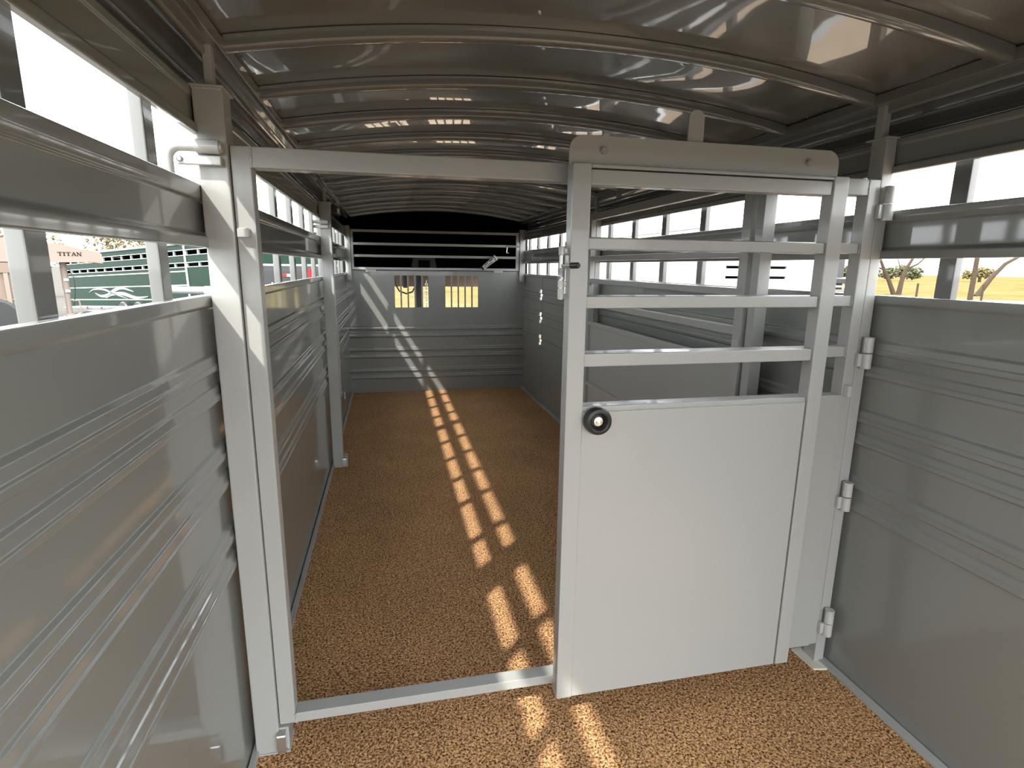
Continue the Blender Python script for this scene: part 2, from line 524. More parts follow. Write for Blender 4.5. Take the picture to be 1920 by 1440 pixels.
# ------------------------------------------------------------------ gate latch on a post (pin through a sleeve, handle reaching through the slot)
def slide_pin(label, x, y, z):
    t = thing('slide_pin_latch', label, 'latch', (x, y, z), group='slide pin latches on the posts')
    MB().lathe([(0.012, 0), (0.0165, 0.001), (0.0165, 0.052), (0.012, 0.053)], (x + 0.004, y - 0.016, z), (1, 0, 0), 18).build('sleeve', M['steel'], t)
    path = [(x + 0.062, y - 0.016, z), (x - 0.03, y - 0.016, z)]
    for k in range(1, 9):
        a = k / 8 * PI / 2
        path.append((x - 0.03 - 0.03 * math.sin(a), y - 0.016, z - 0.03 * (1 - math.cos(a))))
    path.append((x - 0.06, y - 0.016, z - 0.075))
    MB().tube(path, 0.013, 14).build('pin', M['steel'], t)
    MB().box(x - 0.042, x + 0.058, y - 0.020, y - 0.001, z - 0.042, z - 0.020, bevel=0.003).build('keeper_bar', M['steel'], t)
    MB().lathe([(0.007, 0), (0.007, 0.002), (0.004, 0.005)], (x - 0.032, y - 0.020, z - 0.031), (0, -1, 0), 12).build('rivet', M['zinc'], t)
    return t
slide_pin('bent steel slide pin in a sleeve near the top of the nearest post', 0.0, -0.0135, 1.747)
slide_pin('small bent slide pin on the far post by the sunny wall', 0.0, 2.5285, 1.757)

# ------------------------------------------------------------------ hinged divider gate (frame)
g1 = thing('divider_gate', 'grey tubular divider gate frame with doorway opening and bottom sill', 'gate', (1.03, 0.025, 0.085), group='divider gates')
part('latch_stile', M['tube'], g1, 0.0705, 0.118, 0.0, 0.05, 0.088, 1.759, bevel=0.004)
part('hinge_stile', M['tube'], g1, 1.945, 1.9865, 0.0, 0.05, 0.085, 1.759, bevel=0.004)
part('top_rail', M['tube'], g1, 0.118, 1.945, 0.0, 0.05, 1.708, 1.759, bevel=0.004)
part('sill', M['tube'], g1, 0.118, 1.945, 0.0, 0.05, 0.088, 0.121, bevel=0.003)
for a, b in ((1.528, 1.561), (1.358, 1.393), (1.187, 1.223)):
    part('rail', M['tube'], g1, 1.01, 1.945, 0.010, 0.046, a, b, bevel=0.003)
part('kick_plate', M['tube'], g1, 1.01, 1.95, -0.004, 0.004, 0.085, 1.058, bevel=0.0015)
part('plate_edge', M['tube'], g1, 1.01, 1.945, 0.004, 0.046, 1.03, 1.058, bevel=0.003)
part('stop_lug', M['steel'], g1, 1.951, 1.966, -0.022, 0.0, 1.052, 1.092, bevel=0.003)
MB().prism(rounded([(0.076, -0.0), (0.074, -0.016), (0.102, -0.018), (0.104, 0.0)], 0.005) , 'z', 1.540, 1.560).build('clip', M['steel'], g1)
MB().box(0.078, 0.100, -0.014, 0.0, 1.558, 1.5625, bevel=0.001).build('clip_tongue', M['steel'], g1)
for zt in (1.738, 1.257, 0.742, 0.238):
    h = MB().lathe([(0.012, 0), (0.0165, 0.001), (0.0165, 0.052), (0.012, 0.053)], (2.008, -0.018, zt), (0, 0, -1), 18).build('hinge_barrel', M['steel'], g1)
    MB().lathe([(0.012, 0.055), (0.0165, 0.056), (0.0165, 0.106), (0.012, 0.107)], (2.008, -0.018, zt), (0, 0, -1), 18).build('hinge_socket', M['steel'], h)
    MB().box(1.978, 1.998, -0.016, 0.0, zt - 0.10, zt - 0.056, bevel=0.002).build('hinge_leaf', M['steel'], h)

# ------------------------------------------------------------------ sliding door hung on the gate
sd = thing('sliding_gate_door', 'grey sliding gate door, rails above and solid panel below, black bumper', 'gate', (1.37, -0.048, 0.088))
YF, YB = -0.073, -0.024
part('lead_stile', M['tube'], sd, 0.933, 0.987, YF, YB, 0.088, 1.749, bevel=0.0045)
part('trailing_stile', M['tube'], sd, 1.7505, 1.803, YF, YB, 0.088, 1.749, bevel=0.0045)
part('top_rail', M['tube'], sd, 0.987, 1.7505, YF + 0.006, YB, 1.694, 1.735, bevel=0.004)
part('top_flange', M['tube'], sd, 0.987, 1.7505, YF + 0.001, YB, 1.738, 1.747, bevel=0.002)
for a, b in ((1.523, 1.556), (1.360, 1.395), (1.191, 1.230)):
    part('rail', M['tube'], sd, 0.987, 1.7505, YF + 0.008, YB - 0.004, a, b, bevel=0.004)
part('panel_rail', M['tube'], sd, 0.987, 1.7505, YF + 0.010, YB - 0.002, 1.045, 1.072, bevel=0.004)
part('panel', M['tube'], sd, 0.9865, 1.7465, YF + 0.004, YF + 0.010, 0.0885, 1.056, bevel=0.0015)
# roller cover plate with rounded upper corners
pl = [(0.926, 1.744)]
for k in range(9):
    a = PI - k / 8 * PI / 2
    pl.append((0.926 + 0.038 + 0.038 * math.cos(a), 1.783 + 0.038 * math.sin(a)))
for k in range(9):
    a = PI / 2 - k / 8 * PI / 2
    pl.append((1.768 - 0.038 + 0.038 * math.cos(a), 1.783 + 0.038 * math.sin(a)))
pl.append((1.768, 1.744))
cv = MB().prism(pl, 'y', -0.060, -0.054).build('roller_cover', M['tube'], sd)
for bx in (1.022, 1.662):
    MB().lathe([(0.0105, 0), (0.0105, 0.007), (0.009, 0.009)], (bx, -0.060, 1.783), (0, -1, 0), 6).build('hex_bolt', M['zinc'], cv)
tb = [(1.273, 1.80)] + [(1.2965 + 0.0235 * math.cos(PI - k / 10 * PI) , 1.886 + 0.020 * math.sin(PI - k / 10 * PI)) for k in range(11)] + [(1.320, 1.80)]
MB().prism(tb, 'y', -0.053, -0.046).build('stop_tab', M['tube'], sd)
# rivets along the panel rail
for i in range(6):
    x = 1.07 + i * 0.128
    MB().lathe([(0.004, 0), (0.004, 0.001), (0.002, 0.0025)], (x, -0.045, 1.071), (0, 0, 1), 8).build('rivet', M['tube'], sd)
bmp = MB().lathe([(0.040, 0.0), (0.041, 0.004), (0.041, 0.020), (0.038, 0.028), (0.030, 0.031), (0.026, 0.029), (0.018, 0.012), (0.0, 0.0115)], (1.029, YF, 1.033), (0, -1, 0), 32).build('bumper', M['rubber'], sd)
MB().lathe([(0.0135, 0.0), (0.0135, 0.0155), (0.0075, 0.0160), (0.0075, 0.021), (0.004, 0.022)], (1.029, YF - 0.004, 1.033), (0, -1, 0), 20).build('bolt', M['chrome'], bmp)

# spring latch on the leading edge of the sliding door
sl = thing('spring_latch', 'steel spring latch with black grip on the sliding door edge', 'latch', (0.915, -0.05, 1.38))
lx, ly = 0.9155, -0.050
MB().tube([(lx, ly, 1.385), (lx, ly, 1.53)], 0.0065, 12).build('rod', M['zinc'], sl)
for z0, z1 in ((1.507, 1.530), (1.418, 1.438), (1.386, 1.416)):
    MB().lathe([(0.008, 0), (0.0095, 0.001), (0.0095, z1 - z0 - 0.001), (0.008, z1 - z0)], (lx, ly, z0), (0, 0, 1), 14).build('barrel', M['steel'], sl)
    if z0 != 1.386:
        part('mount_lug', M['steel'], sl, lx + 0.006, 0.934, ly - 0.006, ly + 0.006, z0 + 0.003, z1 - 0.003, bevel=0.002)
coil = [(lx + 0.0095 * math.cos(t * 0.5), ly + 0.0095 * math.sin(t * 0.5), 1.44 + 0.032 * t / 100) for t in range(0, 101)]
MB().tube(coil, 0.0015, 6).build('spring', M['zinc'], sl)
lev = MB().tube([(lx, ly, 1.478), (0.926, -0.079, 1.4785), (0.9345, -0.105, 1.479)], 0.005, 10).build('lever', M['zinc'], sl)
MB().lathe([(0.006, 0), (0.0085, 0.002), (0.0085, 0.030), (0.006, 0.034)], (0.930, -0.092, 1.4788), (0.31, -0.95, 0.02), 14).build('grip', M['rubber'], lev)
part('catch_block', M['steel'], sl, 0.922, 0.9335, -0.066, -0.045, 1.478, 1.508, bevel=0.003)
part('guide_bar', M['zinc'], sl, 0.925, 0.9335, -0.048, -0.042, 1.40, 1.478, bevel=0.001)

# weld beads where tubes meet
def weld(parent, p0, p1, r=0.0035):
    p0, p1 = Vector(p0), Vector(p1)
    n = max(6, int((p1 - p0).length / 0.004))
    pts = [p0.lerp(p1, k / n) + Vector((random.uniform(-1, 1), random.uniform(-1, 1), random.uniform(-1, 1))) * 0.0008 for k in range(n + 1)]
    MB().tube(pts, [r * random.uniform(0.7, 1.25) for _ in pts], 7).build('weld_bead', M['tube'], parent)
weld(g1, (0.1185, 0.0005, 1.706), (0.1185, 0.0005, 1.758))
weld(g1, (0.1185, 0.0005, 0.088), (0.1185, 0.0005, 0.122))
weld(g1, (1.9445, 0.0005, 1.708), (1.9445, 0.0005, 1.758))
for za, zb in ((1.528, 1.561), (1.358, 1.393), (1.187, 1.223)):
    weld(g1, (1.9447, 0.008, za), (1.9447, 0.008, zb), 0.003)
for zt in (1.738, 1.257, 0.742, 0.238):
    weld(g1, (1.9925, -0.020, zt - 0.05), (1.9925, -0.020, zt - 0.004), 0.003)
weld(sd, (0.9335, -0.030, 1.512), (0.9335, -0.030, 1.545), 0.004)
weld(post_l, (0.002, -0.0125, 1.8815), (0.067, -0.0125, 1.8815), 0.003)

# ------------------------------------------------------------------ second gate, folded back against the right wall
g2 = thing('divider_gate', 'grey tubular gate folded open flat against the side wall behind the sliding door', 'gate', (1.945, 1.5, 0.09), group='divider gates')
X0, X1 = 1.905, 1.952
part('free_stile', M['tube'], g2, X0 + 0.012, X1 + 0.02, 0.47, 0.52, 0.09, 1.862, bevel=0.004)
part('lead_stile', M['tube'], g2, X0, X1, 0.535, 0.595, 0.09, 1.81, bevel=0.004)
part('hinge_stile', M['tube'], g2, X0 + 0.01, X1, 2.44, 2.49, 0.09, 1.862, bevel=0.004)
part('top_rail', M['tube'], g2, X0 + 0.015, X1, 0.52, 2.44, 1.812, 1.862, bevel=0.004)
for a, b in ((1.523, 1.556), (1.360, 1.395), (1.191, 1.230), (1.045, 1.078), (0.585, 0.615)):
    part('rail', M['tube'], g2, X0 + 0.01, X1 - 0.004, 0.595, 2.44, a, b, bevel=0.004)
part('panel', M['tube'], g2, X1 - 0.016, X1 - 0.010, 0.595, 2.44, 0.09, 1.05, bevel=0.001)
part('catch_plate', M['steel'], g2, X0 - 0.006, X0, 0.54, 0.585, 1.10, 1.18, bevel=0.002)

# ------------------------------------------------------------------ front bulkhead
wf = thing('wall_front', 'grey front bulkhead with two barred windows and ribs', 'wall', (W / 2, FRONT, 0), kind='structure')
prof = ribbed_profile(0.0, 0.96, (0.161, 0.408, 0.652))
poly = [(FRONT - o, z) for o, z in prof] + [(FRONT + 0.004, 0.96), (FRONT + 0.004, 0.0)]
MB().prism(poly, 'x', -0.02, W + 0.02).build('ribbed_panel', M['wall'], wf)
# plate with ten window slots, cut as a grid
zs = [0.955, 0.998, 1.362, 1.415]
slots = []
for x0, x1 in ((0.515, 0.898), (1.096, 1.482)):
    n, bar = 5, 0.018
    w = (x1 - x0 - bar * (n - 1)) / n
    slots += [(x0 + i * (w + bar), x0 + i * (w + bar) + w) for i in range(n)]
b = MB()
b.box(-0.02, W + 0.02, FRONT - 0.0005, FRONT + 0.004, zs[0], zs[1])
b.box(-0.02, W + 0.02, FRONT - 0.0005, FRONT + 0.004, zs[2], zs[3])
edges = [-0.02] + [v for s_ in slots for v in s_] + [W + 0.02]
gaps = [(edges[i], edges[i + 1]) for i in range(0, len(edges), 2)]
for a, c in gaps:
    if c - a > 0.05:
        b.box(a, c, FRONT - 0.0005, FRONT + 0.004, zs[1], zs[2])
b.build('window_plate', M['wall'], wf)
for a, c in gaps:
    if c - a < 0.05:
        part('window_bar', M['wall'], wf, a, c, FRONT - 0.0005, FRONT + 0.012, zs[1], zs[2], bevel=0.0015)
part('plate_flange', M['wall'], wf, 0.03, W - 0.03, FRONT - 0.012, FRONT + 0.004, 1.408, 1.418, bevel=0.002)
part('corner_post', M['tube'], wf, -0.012, 0.048, FRONT - 0.05, FRONT + 0.01, 1.3, 1.90, bevel=0.004)
part('corner_post', M['tube'], wf, W - 0.055, W + 0.012, FRONT - 0.05, FRONT + 0.01, 1.3, 1.90, bevel=0.004)
# barred upper gate of the bulkhead
ug = thing('barred_gate', 'low grey barred gate above the front bulkhead before the dark nose', 'gate', (W / 2, FRONT - 0.02, 1.42))
part('side_stile', M['tube'], ug, 0.050, 0.078, FRONT - 0.035, FRONT - 0.005, 1.424, 1.865, bevel=0.003)
part('side_stile', M['tube'], ug, W - 0.098, W - 0.062, FRONT - 0.035, FRONT - 0.005, 1.424, 1.865, bevel=0.003)
for z in (1.848, 1.708, 1.577, 1.438):
    part('bar', M['tube'], ug, 0.078, W - 0.098, FRONT - 0.032, FRONT - 0.012, z - 0.014, z + 0.014, bevel=0.003)
for x in (0.26, 1.72):
    part('hinge_tab', M['tube'], ug, x - 0.055, x + 0.055, FRONT - 0.036, FRONT - 0.014, 1.400, 1.4235, bevel=0.002)
part('slide_plate', M['steel'], ug, W - 0.095, W - 0.058, FRONT - 0.042, FRONT - 0.036, 1.66, 1.755, bevel=0.002)
MB().tube([(W - 0.22, FRONT - 0.044, 1.708), (W - 0.05, FRONT - 0.044, 1.708)], 0.008, 10).build('slide_bolt', M['zinc'], ug)
MB().tube([(1.822, FRONT - 0.044, 1.695), (1.815, FRONT - 0.046, 1.635), (1.845, FRONT - 0.046, 1.628)], 0.006, 8).build('bolt_handle', M['zinc'], ug)

# rolled document tube pushed between the bars
dt = thing('document_tube', 'white rolled document tube with dark print tucked in the front bars', 'tube', (1.6, FRONT - 0.06, 1.51))
a, e = Vector((1.515, FRONT - 0.078, 1.445)), Vector((1.685, FRONT - 0.078, 1.580))
d = (e - a).normalized()
MB().lathe([(0.018, 0), (0.021, 0.004), (0.028, 0.14), (0.031, 0.19), (0.029, 0.194)], a, d, 20).build('roll', M['paperwhite'], dt)
MB().lathe([(0.033, 0.194), (0.034, 0.196), (0.034, 0.214), (0.030, 0.217)], a, d, 20).build('end_cap', M['paperwhite'], dt)
MB().lathe([(0.0325, 0.186), (0.0325, 0.1935)], a, d, 20).build('band', M['black'], dt)
MB().lathe([(0.0215, 0.0), (0.0225, 0.022)], a, d, 20).build('tail', M['black'], dt)
side = d.cross(Vector((0, 1, 0))).normalized()
for t0, t1, o0, o1 in ((0.05, 0.10, 0.006, 0.014), (0.07, 0.15, -0.013, -0.006), (0.12, 0.17, 0.008, 0.019), (0.035, 0.06, -0.009, 0.0)):
    q = []
    for t, o in ((t0, o0), (t1, o0), (t1, o1), (t0, o1)):
        q.append(a + d * t + side * o)
    mb = MB()
    f0 = [Vector((v.x, v.y - 0.0285, v.z)) for v in q]
    f1 = [Vector((v.x, v.y - 0.020, v.z)) for v in q]
    A_ = [mb.bm.verts.new(v) for v in f0]
    B_ = [mb.bm.verts.new(v) for v in f1]
    mb.bm.faces.new(A_); mb.bm.faces.new(B_[::-1])
    for i in range(4):
        mb.bm.faces.new((A_[i], A_[(i + 1) % 4], B_[(i + 1) % 4], B_[i]))
    mb.build('print_mark', M['black'], dt)

# ------------------------------------------------------------------ dark nose compartment over the gooseneck
nose = thing('nose_compartment', 'dark enclosed nose compartment behind the front bars', 'compartment', (W / 2, 6.2, 1.40), kind='structure')
NY = 7.45
part('deck', M['nose_shade'], nose, -0.02, W + 0.02, FRONT + 0.005, NY, 1.385, 1.408, bevel=0.0)
part('side_skin', M['nose_shade'], nose, -0.05, -0.015, FRONT, NY, 1.38, 2.05, bevel=0.0)
part('side_skin', M['nose_shade'], nose, W + 0.015, W + 0.05, FRONT, NY, 1.38, 2.05, bevel=0.0)
part('front_skin', M['nose_shade'], nose, -0.05, W + 0.05, NY, NY + 0.03, 1.30, 2.12, bevel=0.0)
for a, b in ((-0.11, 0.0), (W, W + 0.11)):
    part('leak_plug', M['nose_shade'], nose, a, b, FRONT + 0.002, FRONT + 0.03, 1.86, 2.12, bevel=0.0)  # added to plug light leaks at the far roof corners
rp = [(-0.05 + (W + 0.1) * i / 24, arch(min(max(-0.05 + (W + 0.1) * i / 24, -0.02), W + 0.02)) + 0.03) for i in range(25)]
MB().prism(rp + [(x, z + 0.02) for x, z in rp[::-1]], 'y', FRONT + 0.045, NY + 0.03).build('nose_roof', M['nose_shade'], nose)
hb = thing('coupler_housing', 'grey tapered coupler housing with top plate inside the dark nose', 'housing', (0.94, 6.5, 1.408))
MB().prism([(0.76, 1.408), (1.12, 1.408), (1.085, 1.60), (0.795, 1.60)], 'y', 6.40, 6.62).build('box', M['dull_grey'], hb)
part('top_plate', M['dull_grey'], hb, 0.72, 1.16, 6.36, 6.66, 1.60, 1.62, bevel=0.004)
part('hole_shade', M['nose_shade'], hb, 0.86, 1.02, 6.396, 6.404, 1.45, 1.55, bevel=0.002)  # dark block standing for the shaded opening in the housing

# underside of the gooseneck seen through the barred windows
gn = thing('gooseneck_coupler', 'black gooseneck coupler with chain and hose below the nose', 'coupler', (1.0, 7.0, 0.2))
part('cross_beam', M['beige2'], gn, -0.1, W + 0.1, 7.20, 7.30, 1.16, 1.385, bevel=0.01)
part('coupler_tube', M['black'], gn, 0.84, 0.94, 6.90, 7.00, 0.62, 1.385, bevel=0.01)
part('side_brace', M['black'], gn, 0.66, 0.72, 6.92, 6.98, 1.15, 1.385, bevel=0.006)
hose = [(0.52, 6.8, 1.35), (0.55, 6.8, 1.2), (0.60, 6.8, 1.11), (0.70, 6.8, 1.07), (0.79, 6.8, 1.10), (0.84, 6.8, 1.2), (0.85, 6.8, 1.35)]
pts = []
for i in range(len(hose) - 1):
    for k in range(5):
        pts.append(Vector(hose[i]).lerp(Vector(hose[i + 1]), k / 5))
MB().tube(pts, 0.011, 8).build('hose', M['rubber'], gn)
for k in range(13):
    z = 1.25 - k * 0.042
    ring = []
    for t in range(15):
        an = 2 * PI * t / 14
        u, v = 0.014 * math.cos(an), 0.028 * math.sin(an)
        ring.append((0.985 + (u if k % 2 else u * 0.25), 6.7 + (0 if k % 2 else u), z + v))
    MB().tube(ring, 0.0055, 6, cap=False).build('chain_link', M['zinc'], gn)

# ------------------------------------------------------------------ small fittings on the sunny wall
lamp = thing('cargo_lamp', 'small white cargo lamp high on the sunny side channel', 'lamp', (0.03, 3.85, 1.94))
part('housing', M['black'], lamp, -0.04, 0.022, 3.72, 3.98, 1.915, 1.985, bevel=0.006)
part('lens', M['lens'], lamp, 0.022, 0.034, 3.76, 3.94, 1.925, 1.975, bevel=0.005)
rod = thing('rod_latch', 'slim vertical rod latch low on the sunny wall past the far post', 'latch', (0.02, 3.23, 0.36))
MB().tube([(0.02, 3.23, 0.38), (0.02, 3.23, 1.0)], 0.008, 10).build('rod', M['steel'], rod)
for z in (0.39, 0.66, 0.97):
    part('guide', M['steel'], rod, -0.006, 0.032, 3.212, 3.248, z, z + 0.03, bevel=0.002)
MB().tube([(0.02, 3.23, 0.42), (0.05, 3.22, 0.42), (0.052, 3.22, 0.36)], 0.007, 8).build('handle', M['steel'], rod)

# ================================================================== outside, sunny side: parked trailers
def frame_thing(name, label, cat, **kw):
    return thing(name, label, cat, (0, 0, 0), **kw)

# --- beige trailer with lettering
tt = frame_thing('gooseneck_trailer', 'beige gooseneck stock trailer with dark lettering on its nose', 'trailer')
MB().prism([(-6.0, 1.50), (0.70, 1.475), (1.035, 1.433), (1.035, 1.70), (0.98, 1.755), (0.70, 1.80), (0.1, 1.96), (-1.1, 2.09), (-6.0, 2.2)], 'y', 0.0, 1.2).build('nose_body', M['beige'], tt)
MB().prism([(-6.0, -0.05), (-1.15, -0.05), (-1.0, 0.3), (-1.0, 1.49), (-6.0, 1.49)], 'y', 0.02, 1.8).build('main_body', M['beige2'], tt)
part('nose_rail', M['beige'], tt, -6.0, 0.70, -0.02, 0.03, 1.455, 1.495, bevel=0.005)
part('side_band', M['beige2'], tt, -6.0, -1.0, -0.03, 0.02, 1.16, 1.42, bevel=0.01)
for x in (-1.15, -1.75, -2.5):
    part('side_rib', M['beige'], tt, x - 0.05, x + 0.05, -0.025, 0.03, 0.0, 1.16, bevel=0.008)
for z in (0.18, 0.42):
    part('side_crease', M['beige'], tt, -6.0, -1.0, -0.012, 0.03, z, z + 0.03, bevel=0.005)
jk = MB().lathe([(0.085, 0), (0.085, 0.8), (0.07, 0.81), (0.07, 1.5), (0.12, 1.51), (0.12, 1.54)], (0.12, 0.4, 1.47), (0, 0, -1), 18).build('jack_leg', M['beige'], tt)
part('jack_foot', M['beige2'], tt, -0.05, 0.29, 0.24, 0.56, GND, GND + 0.53, bevel=0.01)
MB().tube([(0.23, 0.35, 1.3), (0.33, 0.30, 1.0), (0.31, 0.32, 0.6), (0.24, 0.35, 0.2)], 0.015, 8).build('cable', M['black'], tt)
for z in (0.92, 0.60):
    part('jack_bracket', M['white'], tt, 0.08, 0.20, 0.28, 0.32, z, z + 0.08, bevel=0.005)
MB().tube([(0.24, 0.35, 0.35), (0.37, 0.30, 0.36), (0.40, 0.30, 0.0), (0.28, 0.33, -0.05)], 0.02, 8).build('crank', M['beige'], tt)
wh = MB().lathe([(0.30, 0.0), (0.42, 0.0), (0.495, 0.04), (0.50, 0.10), (0.495, 0.20), (0.43, 0.25), (0.30, 0.25)], (-1.46, 0.10, -0.02), (0, -1, 0), 36).build('tire', M['rubber'], tt)
MB().lathe([(0.0, 0.16), (0.08, 0.16), (0.10, 0.22), (0.16, 0.20), (0.26, 0.17), (0.29, 0.235), (0.31, 0.24), (0.31, 0.1), (0.0, 0.1)], (-1.46, 0.10, -0.02), (0, -1, 0), 30).build('rim', M['silver'], wh)
# lettering T I T A N, raised serif capitals
def letter(ch, x, z, w, h, t=0.028, s=0.014):
    b = MB()
    y0, y1 = -0.006, 0.004
    def stroke(p0, p1, th):
        p0, p1 = Vector(p0), Vector(p1)
        n = Vector((-(p1 - p0).y, (p1 - p0).x)).normalized() * th / 2
        b.prism([tuple(p0 + n), tuple(p1 + n), tuple(p1 - n), tuple(p0 - n)], 'y', y0, y1)
    if ch == 'T':
        stroke((x + w / 2, z), (x + w / 2, z + h), t)
        stroke((x, z + h - s / 2), (x + w, z + h - s / 2), s)
        stroke((x + s / 2, z + h), (x + s / 2, z + h * 0.72), s)
        stroke((x + w - s / 2, z + h), (x + w - s / 2, z + h * 0.72), s)
        stroke((x + w * 0.3, z + s / 2), (x + w * 0.7, z + s / 2), s)
    elif ch == 'I':
        stroke((x + w / 2, z), (x + w / 2, z + h), t)
        stroke((x, z + s / 2), (x + w, z + s / 2), s)
        stroke((x, z + h - s / 2), (x + w, z + h - s / 2), s)
    elif ch == 'A':
        stroke((x + w * 0.12, z), (x + w * 0.5, z + h), s)
        stroke((x + w * 0.88, z), (x + w * 0.48, z + h), t)
        stroke((x + w * 0.25, z + h * 0.35), (x + w * 0.72, z + h * 0.35), s)
        stroke((x - w * 0.02, z + s / 2), (x + w * 0.28, z + s / 2), s)
        stroke((x + w * 0.72, z + s / 2), (x + w * 1.02, z + s / 2), s)
    else:
        stroke((x + w * 0.14, z), (x + w * 0.14, z + h), s)
        stroke((x + w * 0.1, z + h), (x + w * 0.88, z), t)
        stroke((x + w * 0.86, z), (x + w * 0.86, z + h), s)
        stroke((x - w * 0.02, z + s / 2), (x + w * 0.3, z + s / 2), s)
        stroke((x - w * 0.05, z + h - s / 2), (x + w * 0.2, z + h - s / 2), s)
        stroke((x + w * 0.7, z + h - s / 2), (x + w * 1.02, z + h - s / 2), s)
    return b.build('letter', M['brown_ink'], tt)
lx0 = 0.02
for ch, w in (('T', 0.108), ('I', 0.05), ('T', 0.108), ('A', 0.108), ('N', 0.108)):
    letter(ch, lx0, 1.635, w, 0.105, 0.024, 0.012)
    lx0 += w + 0.014
tt.location = (-8.65, 16.90, 0)
tt.rotation_euler = (0, 0, 0.5)

# --- green stock trailer
gt = frame_thing('stock_trailer', 'dark green stock trailer with silver swoosh and two rows of slots', 'trailer')
L0, L1 = -0.8, 9.9
for z0, z1 in ((-0.30, 1.000), (1.160, 1.365), (1.548, 1.70)):
    part('side_panel', M['green'], gt, L0, L1, 0.0, 0.05, z0, z1, bevel=0.005)
for z in (0.885, 0.45, -0.008):
    part('stripe', M['white'], gt, L0, 8.4, -0.012, 0.0, z - 0.018, z + 0.018, bevel=0.003)
for z0, z1 in ((1.000, 1.022), (1.138, 1.160), (1.365, 1.385), (1.528, 1.548)):
    part('slot_trim', M['white'], gt, L0, L1, -0.015, 0.05, z0, z1, bevel=0.003)
n = 15
for i in range(n + 1):
    x = L0 + (L1 - L0) * i / n
    part('slat', M['silver'], gt, x - 0.045, x + 0.045, 0.01, 0.06, 1.0, 1.55, bevel=0.006)
part('roof', M['silver'], gt, L0, L1, -0.04, 2.3, 1.70, 1.78, bevel=0.02)
part('back_side', M['green'], gt, L0, L1, 2.22, 2.26, -0.3, 1.70, bevel=0.0)
part('inner_floor', M['black'], gt, L0, L1, 0.06, 2.2, -0.28, -0.2, bevel=0.0)
for x in (8.45, 9.87):
    part('door_post', M['white'], gt, x - 0.04, x + 0.04, -0.03, 0.06, -0.30, 1.70, bevel=0.008)
part('end_panel', M['green'], gt, L1, L1 + 0.05, 0.0, 2.25, -0.3, 1.70, bevel=0.005)
part('end_panel', M['green'], gt, L0 - 0.05, L0, 0.0, 2.25, -0.3, 1.70, bevel=0.005)
def swoosh(pts, wid):
    """A tapering raised band through control points."""
    b = MB()
    P = []
    for i in range(len(pts) - 1):
        p0, p1, p2, p3 = (Vector(pts[max(i - 1, 0)]), Vector(pts[i]), Vector(pts[i + 1]), Vector(pts[min(i + 2, len(pts) - 1)]))
        for k in range(6):
            t = k / 6
            P.append(0.5 * ((2 * p1) + (-p0 + p2) * t + (2 * p0 - 5 * p1 + 4 * p2 - p3) * t * t + (-p0 + 3 * p1 - 3 * p2 + p3) * t ** 3))
    P.append(Vector(pts[-1]))
    n = len(P)
    up, dn = [], []
    for i, p in enumerate(P):
        t = (P[min(i + 1, n - 1)] - P[max(i - 1, 0)]).normalized()
        nn = Vector((-t.y, t.x)) * wid * math.sin(PI * (0.04 + 0.92 * i / (n - 1))) / 2
        up.append(p + nn)
        dn.append(p - nn)
    for k, y in enumerate((-0.014, 0.002)):
        pass
    A = [b.bm.verts.new((p.x, -0.014, p.y)) for p in up]
    B = [b.bm.verts.new((p.x, -0.014, p.y)) for p in dn]
    A2 = [b.bm.verts.new((p.x, 0.002, p.y)) for p in up]
    B2 = [b.bm.verts.new((p.x, 0.002, p.y)) for p in dn]
    for i in range(n - 1):
        b.bm.faces.new((A[i], A[i + 1], B[i + 1], B[i]))
        b.bm.faces.new((A[i], A2[i], A2[i + 1], A[i + 1]))
        b.bm.faces.new((B[i], B[i + 1], B2[i + 1], B2[i]))
    return b.build('swoosh', M['silver'], gt)
swoosh([(1.23, 0.26), (1.7, 0.38), (2.5, 0.37), (3.3, 0.20), (4.3, 0.03)], 0.07)
swoosh([(1.75, 0.24), (2.2, 0.13), (2.8, 0.16), (3.4, 0.34), (4.0, 0.40), (4.8, 0.27)], 0.13)
swoosh([(2.6, 0.05), (3.2, 0.19), (4.0, 0.20), (4.9, 0.06), (5.8, 0.10)], 0.13)
for x in (4.2, 5.3):
    tw = MB().lathe([(0.2, 0), (0.34, 0), (0.38, 0.05), (0.38, 0.2), (0.34, 0.24), (0.2, 0.24)], (x, 0.05, -0.45), (0, -1, 0), 28).build('tire', M['rubber'], gt)
gt.location = (-11.74, 24.115, 0)
gt.rotation_euler = (0, -0.04, -0.7803)

# --- flatbed trailer wheel arch between them
fb = frame_thing('flatbed_trailer', 'low grey flatbed trailer with round fender and red white reflectors', 'trailer')
fr = [(-0.65, -0.36)] + [(-0.12 + 0.45 * math.cos(PI - k / 12 * PI), -0.36 + 0.32 * math.sin(PI - k / 12 * PI)) for k in range(13)] + [(0.42, -0.36)]
fi = [(-0.60, -0.36)] + [(-0.12 + 0.40 * math.cos(PI - k / 12 * PI), -0.36 + 0.27 * math.sin(PI - k / 12 * PI)) for k in range(13)] + [(0.37, -0.36)]
MB().prism(fr + fi[::-1], 'y', -0.25, 0.15).build('fender', M['silver'], fb)
MB().lathe([(0.14, 0), (0.22, 0), (0.25, 0.04), (0.25, 0.2), (0.2, 0.22), (0.14, 0.22)], (-0.12, 0.12, -0.35), (0, -1, 0), 24).build('tire', M['rubber'], fb)
part('deck', M['silver'], fb, -1.2, 0.9, 0.15, 0.9, -0.03, 0.03, bevel=0.01)
for x in (-0.36, 0.10):
    part('reflector', M['red'], fb, x - 0.06, x, 0.135, 0.15, 0.0, 0.05, bevel=0.003)
    part('reflector', M['white'], fb, x, x + 0.07, 0.135, 0.15, 0.0, 0.05, bevel=0.003)
fb.location = (-8.75, 18.90, 0)
